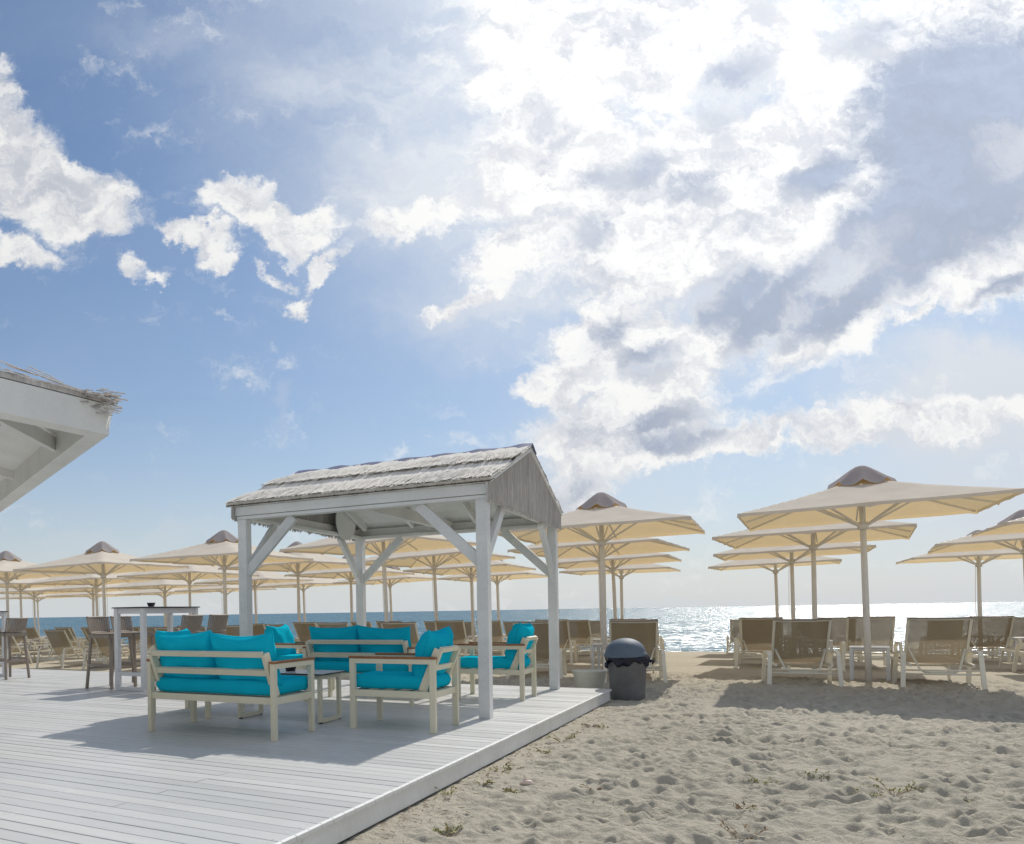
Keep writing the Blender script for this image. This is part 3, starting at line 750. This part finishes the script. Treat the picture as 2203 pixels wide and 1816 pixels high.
def low_table(label, loc, rz):
    root = empty('coffee_table', (loc[0], loc[1], DZ), rz); tag(root, label, 'table', 'low tables of the lounge sets')
    w, d, h = .93, .37, .47
    m = MB(); m.box((0,0,h+.0045), (w+.09, d+.09, .005)); m.build('table_top', M['hpl'], root)
    m = MB(); m.box((0,0,h-.003), (w+.10, d+.10, .010)); m.build('top_edge', M['black'], root)
    f = M['cream_metal']
    m = MB()
    for sy in (-1, 1): m.box((0, sy*d/2, h-.030), (w-.04, .035, .040))
    m.build('apron', f, root)
    for sx in (-1, 1):
        m = MB(); x = sx*w/2
        for sy in (-1, 1): m.box((x, sy*d/2, (h-.01)/2+.008), (.034, .045, h-.026))
        m.box((x, 0, .026), (.033, d-.045, .038)); m.box((x, 0, h-.030), (.033, d-.045, .040))
        leg = m.build('leg_frame', f, root, bevel=.002)
        for sy in (-1, 1): g = MB(); g.box((x, sy*(d/2-.01), .004), (.03, .03, .009)); g.build('foot', M['black'], leg)
    return root
low_table('cream low table with a dark ashtray between the near sofa and armchair', mid((-.846,7.878),(-.647,8.18),(-.015,7.397),(.189,7.716)), R(-30))
low_table('cream low table beyond the far sofa, mostly hidden behind it', (1.05, 10.02), R(-29.5))
def ashtray(label, loc, s=1.0):
    m = MB(); m.lathe([(0,.002),(.045*s,0),(.056*s,.035*s),(.060*s,.060*s),(.054*s,.060*s),(.046*s,.018*s),(0,.014*s)], 24)
    o = m.build('ashtray', M['black']); o.location = loc; tag(o, label, 'ashtray')
ashtray('dark round ashtray on the low table behind the near sofa', (-.31, 7.80, DZ+.477))

# ------------------------------------------------------------------ bar tables and stools
def bar_table(label, loc, rz):
    root = empty('bar_table', (loc[0], loc[1], DZ), rz); tag(root, label, 'bar table', 'white bar tables on the deck')
    w, d, h = .50, 1.10, 1.165; f = M['white_metal']
    m = MB(); m.box((0,0,h+.011), (w+.10, d+.10, .004)); m.build('table_top', M['hpl'], root)
    m = MB(); m.box((0,0,h+.002), (w+.11, d+.11, .012)); m.build('top_edge', M['black'], root)
    for sx in (-1,1):
        for sy in (-1,1):
            m = MB(); m.box((sx*w/2, sy*d/2, h/2-.003), (.068,.068,h-.006)); m.build('leg', f, root, bevel=.003)
    m = MB()
    for sx in (-1,1): m.box((sx*w/2, 0, h-.045), (.04, d-.068, .075))
    for sy in (-1,1): m.box((0, sy*d/2, h-.045), (w-.068, .04, .075))
    m.build('apron', f, root)
    m = MB()
    for sy in (-1,1): m.box((0, sy*d/2, .235), (w-.068, .045, .05)); m.box((0, sy*d/2, .030), (w-.068, .045, .05))
    m.build('footrest', f, root)
    return root
bar_table('white bar table with a small black bowl on top and stools around it', (-2.39, 11.44), R(-31))
bar_table('white bar table cut off by the left edge of the photo', (-6.17, 13.67), R(-31))
m = MB(); m.lathe([(0,.0),(.042,0),(.062,.055),(.064,.062),(.056,.062),(.045,.012),(0,.010)], 24); o = m.build('bowl', M['black']); o.location = (-2.49, 11.5, DZ+1.179)
tag(o, 'small black bowl standing on the white bar table', 'bowl')
def make_stool():
    root = empty('bar_stool', (0,0,0)); f = M['stool']
    hw, hs = .205, .80; bt, bs = .235, .255
    # local +y faces the table
    for sx in (-1,1):
        for sy in (-1,1):
            m = MB(); m.bar((sx*bt, sy*bs, 0), (sx*hw*.93, sy*hw*.93, hs-.02), .036, .036, up=(0,1,0)); m.build('leg', f, root, bevel=.003)
    m = MB(); n = 10; vs = []
    for j in range(n+1):
        for i in range(n+1):
            u, v = i/n*2-1, j/n*2-1; vs.append((u*hw*1.08, v*hw*1.08, hs - .018*(1-u*u)*(1-v*v) + .012*max(0,-v)))
    k = len(vs); vs2 = [(x, y, z-.03) for x, y, z in vs]
    fs = [(j*(n+1)+i, j*(n+1)+i+1, (j+1)*(n+1)+i+1, (j+1)*(n+1)+i) for j in range(n) for i in range(n)]
    m.add(vs + vs2, fs + [tuple(reversed([a+k for a in f_])) for f_ in fs], True)
    ed = [i for i in range(n)] 
    m.box((0, hw*1.06, hs-.035), (hw*2.1, .03, .055)); m.box((0, -hw*1.06, hs-.035), (hw*2.1, .03, .055)); m.box((hw*1.06, 0, hs-.035), (.03, hw*2.06, .055)); m.box((-hw*1.06, 0, hs-.035), (.03, hw*2.06, .055))
    m.build('seat', f, root)
    m = MB(); ns = 13
    for k in range(ns):
        u = (k/(ns-1)*2-1); x = u*hw; y0 = -hw*1.02 - .035*(1-u*u); y1 = y0 - .055
        m.bar((x*.96, y0, hs+.01), (x, y1, 1.035), .0235, .014, up=(0,-1,0))
    for z_, o_ in ((1.04, .055), (hs+.015, .0)):
        pts = [(u*hw*1.04, -hw*1.02-.035*(1-u*u)-o_, z_) for u in [i/8*2-1 for i in range(9)]]; m.tube(pts, .013, 8)
    m.build('backrest', f, root)
    m = MB(); z_ = .30; t = 1 - z_/hs
    ex = hw*.93 + (bt-hw*.93)*t; ey = hw*.93 + (bs-hw*.93)*t
    for sy in (-1,1): m.box((0, sy*ey, z_), (2*ex-.03, .026, .034))
    for sx in (-1,1): m.box((sx*ex, 0, z_+.045), (.026, 2*ey-.03, .034))
    m.build('footrest', f, root)
    return root
stool0 = make_stool(); reg(stool0)
ST = [((-3.10,11.52), R(-31)-R(90), 'taupe slatted bar stool leftmost at the bar table with the bowl'),
      ((-2.88,12.02), R(-31)-R(90), 'taupe slatted bar stool behind the near legs of the bar table with the bowl'),
      ((-2.00,10.98), R(-31)+R(90), 'taupe bar stool right of the bar table, the one nearer its middle'),
      ((-1.70,11.46), R(-31)+R(90), 'taupe bar stool at the far right end of the bar table, above the sofa cushions'),
      ((-5.46,13.62), R(-31)+R(90), 'taupe bar stool at the left edge of the photo')]
for i, (p, rz, lb) in enumerate(ST):
    o = stool0 if i == 0 else copy_tree(stool0)
    o.location = (p[0], p[1], DZ); o.rotation_euler = (0,0,rz); tag(o, lb, 'bar stool', 'bar stools on the deck')

# ------------------------------------------------------------------ sun umbrellas
def make_umbrella():
    root = empty('sun_umbrella', (0,0,0)); hf = 1.60; ez, az = 2.63, 3.15
    m = MB(); m.tube([(0,0,-.3),(0,0,1.5),(0,0,2.98)], [.048,.044,.040], 12); m.build('pole', M['pole'], root)
    def hgt(x, y):
        r = max(abs(x), abs(y))/hf; t = min(abs(x), abs(y))/max(abs(x), abs(y), 1e-6)
        sag = -.022*math.sin(math.pi*t)*r*(1-.7*r) - .026*math.sin(math.pi*r) + .004*math.sin(9*x+1.3)*math.sin(7*y)*r
        return az - (az-ez)*r + sag
    n = 28; m = MB(); vs = []
    for j in range(n+1):
        for i in range(n+1):
            x, y = (i/n*2-1)*hf, (j/n*2-1)*hf; vs.append((x, y, hgt(x, y)))
    fs = [(j*(n+1)+i, j*(n+1)+i+1, (j+1)*(n+1)+i+1, (j+1)*(n+1)+i) for j in range(n) for i in range(n)]
    m.add(vs, fs, True)
    # narrow hem, dipping at each rib
    ring = [(i, 0) for i in range(n)] + [(n, j) for j in range(n)] + [(n-i, n) for i in range(n)] + [(0, n-j) for j in range(n)]
    vs = []
    for k, (i, j) in enumerate(ring):
        x, y = (i/n*2-1)*hf, (j/n*2-1)*hf; z = hgt(x, y); d = .045 + (.025 if (k % 14) == 0 else 0)
        vs += [(x, y, z), (x*1.003, y*1.003, z-d)]
    K_ = len(ring); m.add(vs, [(2*k, 2*k+1, 2*((k+1)%K_)+1, 2*((k+1)%K_)) for k in range(K_)])
    m.build('canopy', M['canopy'], root)
    # fluted wind cap
    m = MB(); nn = 64
    prof = [(.02,3.335),(.065,3.325),(.13,3.285),(.22,3.215),(.32,3.13),(.42,3.055)]
    m.lathe(prof, nn, wob=lambda a, i: 0)
    for q in range(len(m.v)):
        x, y, z = m.v[q]; a = math.atan2(y, x); r = math.hypot(x, y); k = (r/.42)
        fl = abs(math.sin(a*4)); m.v[q] = (x*(1 + .09*k*fl), y*(1+.09*k*fl), z - .085*k*k*(fl) + .035*k*k)
    m.build('wind_cap', M['cap'], root)
    zs = 2.42
    m = MB(); m.tube([(0,0,zs-.06),(0,0,zs+.05)], .075, 12); m.build('hub', M['pole'], root)
    for k in range(8):
        a = k*math.pi/4; L = hf*(math.sqrt(2) if k % 2 else 1.0); c, s_ = math.cos(a), math.sin(a)
        def at(t): return (c*L*t, s_*L*t, hgt(c*L*t, s_*L*t) - .026)
        m = MB(); P0 = (c*.06, s_*.06, 2.96)
        m.bar(P0, at(.5), .022, .030); m.bar(at(.5), at(.985), .022, .030)
        rb = m.build('rib', M['pole'], root)
        m = MB(); m.bar((c*.06, s_*.06, zs), at(.50 if k % 2 == 0 else .42), .020, .028); m.build('strut', M['pole'], rb)
    m = MB(); pts = [(.06,-.03,2.36),(.075,-.035,1.9),(.085,-.03,1.3),(.06,-.03,1.05)]; m.tube(pts, .005, 6); m.build('cord', M['pole'], root)
    return root
UA = R(-32.6); ur = Vector((math.cos(UA), math.sin(UA), 0)); un = Vector((-math.sin(UA), math.cos(UA), 0))
umb0 = make_umbrella()

# ------------------------------------------------------------------ loungers and side tables
def make_lounger():
    root = empty('sun_lounger', (0,0,0)); f = M['lounger_metal']
    hw = .43; bw = .352
    hinge = Vector((0, .62, .34)); top = Vector((0, .20, .985))
    # backrest: mesh sling between tubes
    e = (top-hinge); en = Vector((0, e.z, -e.y)).normalized()
    m = MB(); n = 10; vs = []
    for j in range(n+1):
        for i in range(5):
            u = i/4*2-1; p = hinge + e*(j/n) + Vector((u*(bw-.012), 0, 0)) + en*(.018*(1-u*u)*math.sin(math.pi*j/n)+.004)
            vs.append(tuple(p))
    m.add(vs, [(j*5+i, j*5+i+1, (j+1)*5+i+1, (j+1)*5+i) for j in range(n) for i in range(4)], True)
    m.build('backrest', M['mesh_cloth'], root)
    m = MB()
    for sx in (-1,1): m.bar(hinge + Vector((sx*bw,0,-.02)), top + Vector((sx*bw,0,.0)), .030, .034, up=(0,-1,0))
    pts = [tuple(top + Vector((u*(bw-.01), .0, -.008*(1-u*u)))) for u in (-1,-.5,0,.5,1)]
    m.tube(pts, .016, 8); m.build('back_frame', f, root)
    m = MB(); m.tube([tuple(top + Vector((u*(bw+.01), -.012, .012 - .008*(1-u*u)))) for u in (-1,-.5,0,.5,1)], .013, 6); m.build('head_trim', M['stool'], root)
    # seat sling
    m = MB(); vs = []; n = 12
    for j in range(n+1):
        for i in range(5):
            u = i/4*2-1; y = .60 + 1.32*j/n; vs.append((u*(bw-.01), y, .352 - .03*(1-u*u) + .012*math.sin(math.pi*j/n)))
    m.add(vs, [(j*5+i, j*5+i+1, (j+1)*5+i+1, (j+1)*5+i) for j in range(n) for i in range(4)], True)
    m.build('seat', M['mesh_seat'], root)
    m = MB()
    for sx in (-1,1): m.bar((sx*bw, .10, .335), (sx*bw, 1.95, .345), .030, .040)
    m.tube([(-bw,1.94,.345),(bw,1.94,.345)], .016, 8)
    for y, z in ((.12,.265),(.10,.215),(.70,.30)): m.tube([(-hw,y,z),(hw,y,z)], .013, 8)
    m.build('seat_frame', f, root)
    # side frames: leg, arm, leg in one bent piece
    for sx in (-1,1):
        m = MB(); pts = [(sx*(hw+.02), .02, 0), (sx*hw, .10, .46), (sx*hw, .135, .505), (sx*hw, .20, .52), (sx*hw, .62, .50), (sx*hw, .70, .475), (sx*hw, .76, .42), (sx*(hw+.01), .90, 0)]
        for a, b in zip(pts, pts[1:]): m.bar(a, Vector(b)+(Vector(b)-Vector(a)).normalized()*.004, .054, .030, up=(0,.2,1) if abs(b[2]-a[2]) < .08 else (0,1,0))
        m.build('arm_and_legs', f, root)
        m = MB(); m.bar((sx*bw, 1.72, .33), (sx*(bw+.02), 1.80, 0), .032, .040, up=(0,1,0)); m.build('foot_leg', f, root)
    m = MB(); bsup = hinge + e*.33
    pts = [(-bw+.03, bsup.y-.03, bsup.z), (-bw+.13, .24, .27), (-bw+.18, .20, .235), (-bw+.24, .19, .228), (bw-.24, .19, .228), (bw-.18, .20, .235), (bw-.13, .24, .27), (bw-.03, bsup.y-.03, bsup.z)]
    m.tube(pts, .015, 8); m.build('back_support', f, root)
    return root
lng0 = make_lounger()
def make_side_table():
    root = empty('side_table', (0,0,0)); f = M['white_metal']; w = .52
    m = MB(); 
    m.box((0,0,.535), (w, w, .022)); m.box((0,0,.505), (w-.05, w-.05, .036)); m.build('table_top', f, root, bevel=.004)
    for sx in (-1,1):
        for sy in (-1,1):
            m = MB(); m.box((sx*(w/2-.026), sy*(w/2-.026), .2615), (.05,.05,.523)); m.build('leg', f, root, bevel=.003)
    return root
tab0 = make_side_table()
reg(None) if False else None
for o in list(bpy.data.objects):
    if o.parent:
        l = KIDS.setdefault(o.parent.name, [])
        if o not in l: l.append(o)

ORD = ['first', 'second', 'third', 'fourth', 'fifth', 'sixth', 'seventh', 'eighth', 'ninth']
ROWS = ['row nearest the deck', 'second row', 'third row', 'row nearest the sea']
# (column, row) -> pole position; columns count leftward from the sandy gap (c >= 1) and rightward (c <= 0)
POS = {
 (0,0):(8.42,12.04),(0,1):(9.95,15.75),(0,2):(11.7,19.35),(0,3):(13.45,23.0),
 (-1,1):(13.55,13.35),(-1,2):(15.4,17.0),(-1,3):(17.45,20.7),
 (1,0):(5.20,14.35),(1,1):(6.50,18.05),(1,2):(8.20,21.7),(1,3):(9.75,25.3),
 (2,0):(1.45,16.9),(2,1):(3.08,20.6),(2,2):(4.75,24.4),(2,3):(6.45,28.3),
 (3,0):(-2.35,19.3),(3,1):(-.60,22.5),(3,2):(1.05,26.3),(3,3):(2.75,30.0),
 (4,0):(-5.75,20.9),(4,1):(-4.2,25.2),(4,2):(-2.40,29.3),(4,3):(-.65,32.8),
 (5,0):(-9.3,23.3),(5,1):(-7.75,27.3),(5,2):(-6.15,31.2),(5,3):(-4.2,35.0),
 (6,1):(-11.3,29.6),(6,2):(-9.7,33.4),(6,3):(-7.4,37.3),
 (7,2):(-13.0,35.6),(7,3):(-11.4,39.3),(8,3):(-15.0,41.6)}
rnd = random.Random(21)
first = True
def place(src, firstflag, loc, rz, tilt=(0,0)):
    o = src if firstflag else copy_tree(src)
    o.location = loc; o.rotation_euler = (tilt[0], tilt[1], rz); return o
fl = {'u': True, 'l': True, 't': True}
for (c, r), (x, y) in POS.items():
    if c >= 1: where = f'{ORD[c-1]} left of the sandy gap, {ROWS[r]}'
    elif c == 0: where = f'first right of the sandy gap, {ROWS[r]}'
    else: where = f'second right of the sandy gap, {ROWS[r]}'
    z = gz(x, y)
    o = place(umb0, fl['u'], (x, y, z), 0); fl['u'] = False
    o.rotation_euler = (Matrix.Rotation(R(-.9 + rnd.uniform(-.9,.8)), 3, 'Y') @ Matrix.Rotation(R(rnd.uniform(-.8,.8)), 3, 'X') @ Matrix.Rotation(UA + R(rnd.uniform(-3.5, 3.5)) + R(rnd.choice([0, 90, 180, 270])), 3, 'Z')).to_euler()
    tag(o, f'cream square umbrella, {where}', 'umbrella', 'square sun umbrellas in rows on the beach')
    for side, sn in ((-1, 'left'), (1, 'right')):
        p = Vector((x, y, 0)) + ur*side*(.83 + rnd.uniform(-.06,.06)) + un*(-1.20 + rnd.uniform(-.15,.15))
        ang = UA + R(rnd.uniform(-1, 9))
        if (c, r) == (0, 0): p, ang = (Vector((6.98,11.30,0)), R(-24)) if side < 0 else (Vector((8.58,10.80,0)), R(-29))
        if (c, r) == (1, 0): p, ang = (Vector((3.62,13.35,0)), R(-22)) if side < 0 else (Vector((4.98,12.45,0)), R(-20))
        l = place(lng0, fl['l'], (p.x, p.y, gz(p.x, p.y)), ang); fl['l'] = False
        tag(l, f'taupe lounger {sn} of the umbrella {where}', 'sun lounger', 'sun loungers set out under the umbrellas')
    q = Vector((x, y, 0)) + un*.36 + ur*rnd.uniform(-.05,.05)
    t = place(tab0, fl['t'], (q.x, q.y, gz(q.x, q.y)), UA + R(rnd.uniform(-3,10))); fl['t'] = False
    tag(t, f'white side table by the umbrella {where}', 'side table', 'side tables at the umbrella poles')

# ------------------------------------------------------------------ waste bin and tub
def build_bin():
    root = empty('waste_bin', (4.03, 10.32, 0), 0); tag(root, 'dark grey round waste bin with a domed lid at the corner of the deck', 'bin')
    m = MB(); m.lathe([(0,.0),(.205,0),(.212,.012),(.218,.10),(.242,.56),(.252,.575),(.252,.60),(.235,.60),(.21,.05),(0,.03)], 48); m.build('body', M['can'], root)
    m = MB(); rn = random.Random(4); ph = [rn.uniform(0, 6.28) for _ in range(6)]
    def wob(a, i): return (.03*math.sin(3*a+ph[0]) + .03*math.sin(7*a+ph[1]+i) + .022*math.sin(15*a+ph[2]+2*i) + .012*math.sin(31*a+i*1.7))*(1 if i in (1,2,3,4) else .3)
    m.lathe([(.238,.605),(.262,.60),(.272,.565),(.270,.53),(.262,.49),(.250,.475),(.248,.52)], 96, wob=wob)
    for q in range(96*4, 96*6):
        x, y, z = m.v[q]; a = math.atan2(y, x); m.v[q] = (x, y, z + .03*math.sin(4*a+1) + .016*math.sin(11*a))
    m.tube([(-.255,-.03,.50),(-.285,-.04,.48),(-.29,-.05,.44),(-.27,-.05,.42)], [.02,.028,.024,.008], 8)
    m.tube([(.255,-.02,.53),(.30,-.04,.51),(.33,-.05,.50),(.31,-.05,.46)], [.02,.028,.02,.006], 8)
    m.build('bag', M['bag'], root)
    m = MB(); prof = [(.264,.585),(.268,.60),(.264,.615),(.256,.622)]
    for k in range(1, 15):
        t = k/14*math.pi/2; prof.append((.250*math.cos(t), .625 + .190*math.sin(t)))
    m.lathe(prof, 48); lid = m.build('lid', M['lid'], root); lid.rotation_euler = (R(2.5), R(-3), 0)
build_bin()
m = MB(); m.lathe([(0,0),(.17,0),(.175,.01),(.228,.315),(.238,.33),(.238,.34),(.226,.34),(.165,.02),(0,.015)], 40)
m.v = [(x*1.0*(.86+.14*z/.34), y*.8, z*1.02) for x, y, z in m.v]; o = m.build('tub', M['tub']); o.location = (3.74, 10.92, 0); o.rotation_euler = (0,0,R(-15))
tag(o, 'pale beige plastic tub on the sand behind the waste bin', 'tub')

# ------------------------------------------------------------------ weeds, twigs and a shell on the sand
def weed(px, py, s, seed, dry=False, label=None):
    rn = random.Random(seed); root = empty('weed', (px, py, gz(px, py))); tag(root, label or 'small green weed growing low in the trodden sand beside the deck', 'weed', 'weeds in the sand')
    st = MB(); lf = MB()
    for k in range(rn.randint(6, 10)):
        a = rn.uniform(0, 6.28); L = s*rn.uniform(.5, 1); p = Vector((0,0,-.01)); pts = [p]
        for i in range(4):
            p = p + Vector((math.cos(a)*L/4, math.sin(a)*L/4, L*.20*(1-i*.32))); a += rn.uniform(-.4,.4); pts.append(p)
        st.tube(pts, .0016, 4)
        for q in range(rn.randint(6, 12)):
            t = rn.uniform(.3, 1)*3.999; i = int(t); c = pts[i].lerp(pts[i+1], t-i); d = Vector((rn.gauss(0,1), rn.gauss(0,1), rn.uniform(0,1.2))).normalized()*rn.uniform(.010,.024)*(s/.12)**.5
            w = d.cross(Vector((0,0,1))).normalized()*.006; lf.add([c, c+d*.5+w, c+d, c+d*.5-w], [(0,1,2,3)])
    st.build('stems', M['drystem'], root); lf.build('leaves', M['drystem'] if dry else M['leaf'], root)
def g2(px, py):                        # point of the sand, metres
    x_, y_ = px-690, 1318.75-py; u = x_+y_*.0164; v = y_-x_*.0164; Y = -CAM_Z*1683/v; return (u/1683*Y, Y)
WD = [(1208,1598,.22),(1170,1622,.13),(1075,1663,.14),(1105,1658,.10),(1272,1565,.12),(1300,1570,.12),(968,1712,.16),(1035,1690,.12),(1105,1710,.09),(1275,1703,.10),(1925,1712,.22),(1862,1716,.12),(1640,1690,.13),(1760,1675,.12),(1600,1740,.09),(1622,1752,.09),(2092,1728,.08),(1365,1760,.08),(960,1798,.12),(1490,1563,.10)]
for i, (a, b, s) in enumerate(WD):
    x, y = g2(a, b)
    lb = None
    if i == 0: lb = 'widest patch of yellow green weed in the sand beside the deck'
    if i == 10: lb = 'straggly reddish stemmed weed in the sand at the lower right'
    weed(x, y, s, 40+i, dry=(i % 5 == 4), label=lb)
x, y = g2(1600, 1812); weed(x, y, .2, 99, dry=True, label='tuft of dry straw coloured grass at the bottom edge of the photo')
def litter():
    rn = random.Random(8); m = MB()
    for k in range(900):
        t = rn.random()
        if rn.random() < .6:
            b = -rn.uniform(.4, 8.5); a = .03 + abs(rn.gauss(0, .28)); p = dk(a, b)
        else:
            yy = rn.uniform(3.2, 9); p = Vector((rn.uniform(.2, 1.25)*yy*.8, yy, 0))
        z = gz(p.x, p.y) + .012; a = rn.uniform(0, 6.28); L = rn.uniform(.006, .04); d = Vector((math.cos(a), math.sin(a), rn.uniform(-.1,.3)))*L
        p = Vector((p.x, p.y, z)); m.bar(p, p+d, .003, .003)
    tag(m.build('dry_debris', M['drystem']), 'dry twigs and plant crumbs scattered on the sand along the deck', 'debris', kind='stuff')
litter()
x, y = g2(1135, 1693); rn = random.Random(2)
m = MB(); m.tube([(-.05,0,.012),(-.02,.0,.022),(.02,0,.022),(.05,0,.012)], [.006,.018,.020,.005], 10)
m.add([(-.035,.0,.02),(.01,.01,.03),(-.022,.004,.075),(-.03,.006,.03)], [(0,1,2),(0,2,3),(1,3,2)])
o = m.build('shell', M['shell']); o.location = (x, y, gz(x, y)+.006); o.rotation_euler = (0,0,R(-15)); tag(o, 'pink and white shell lying on the sand near the deck edge', 'shell')
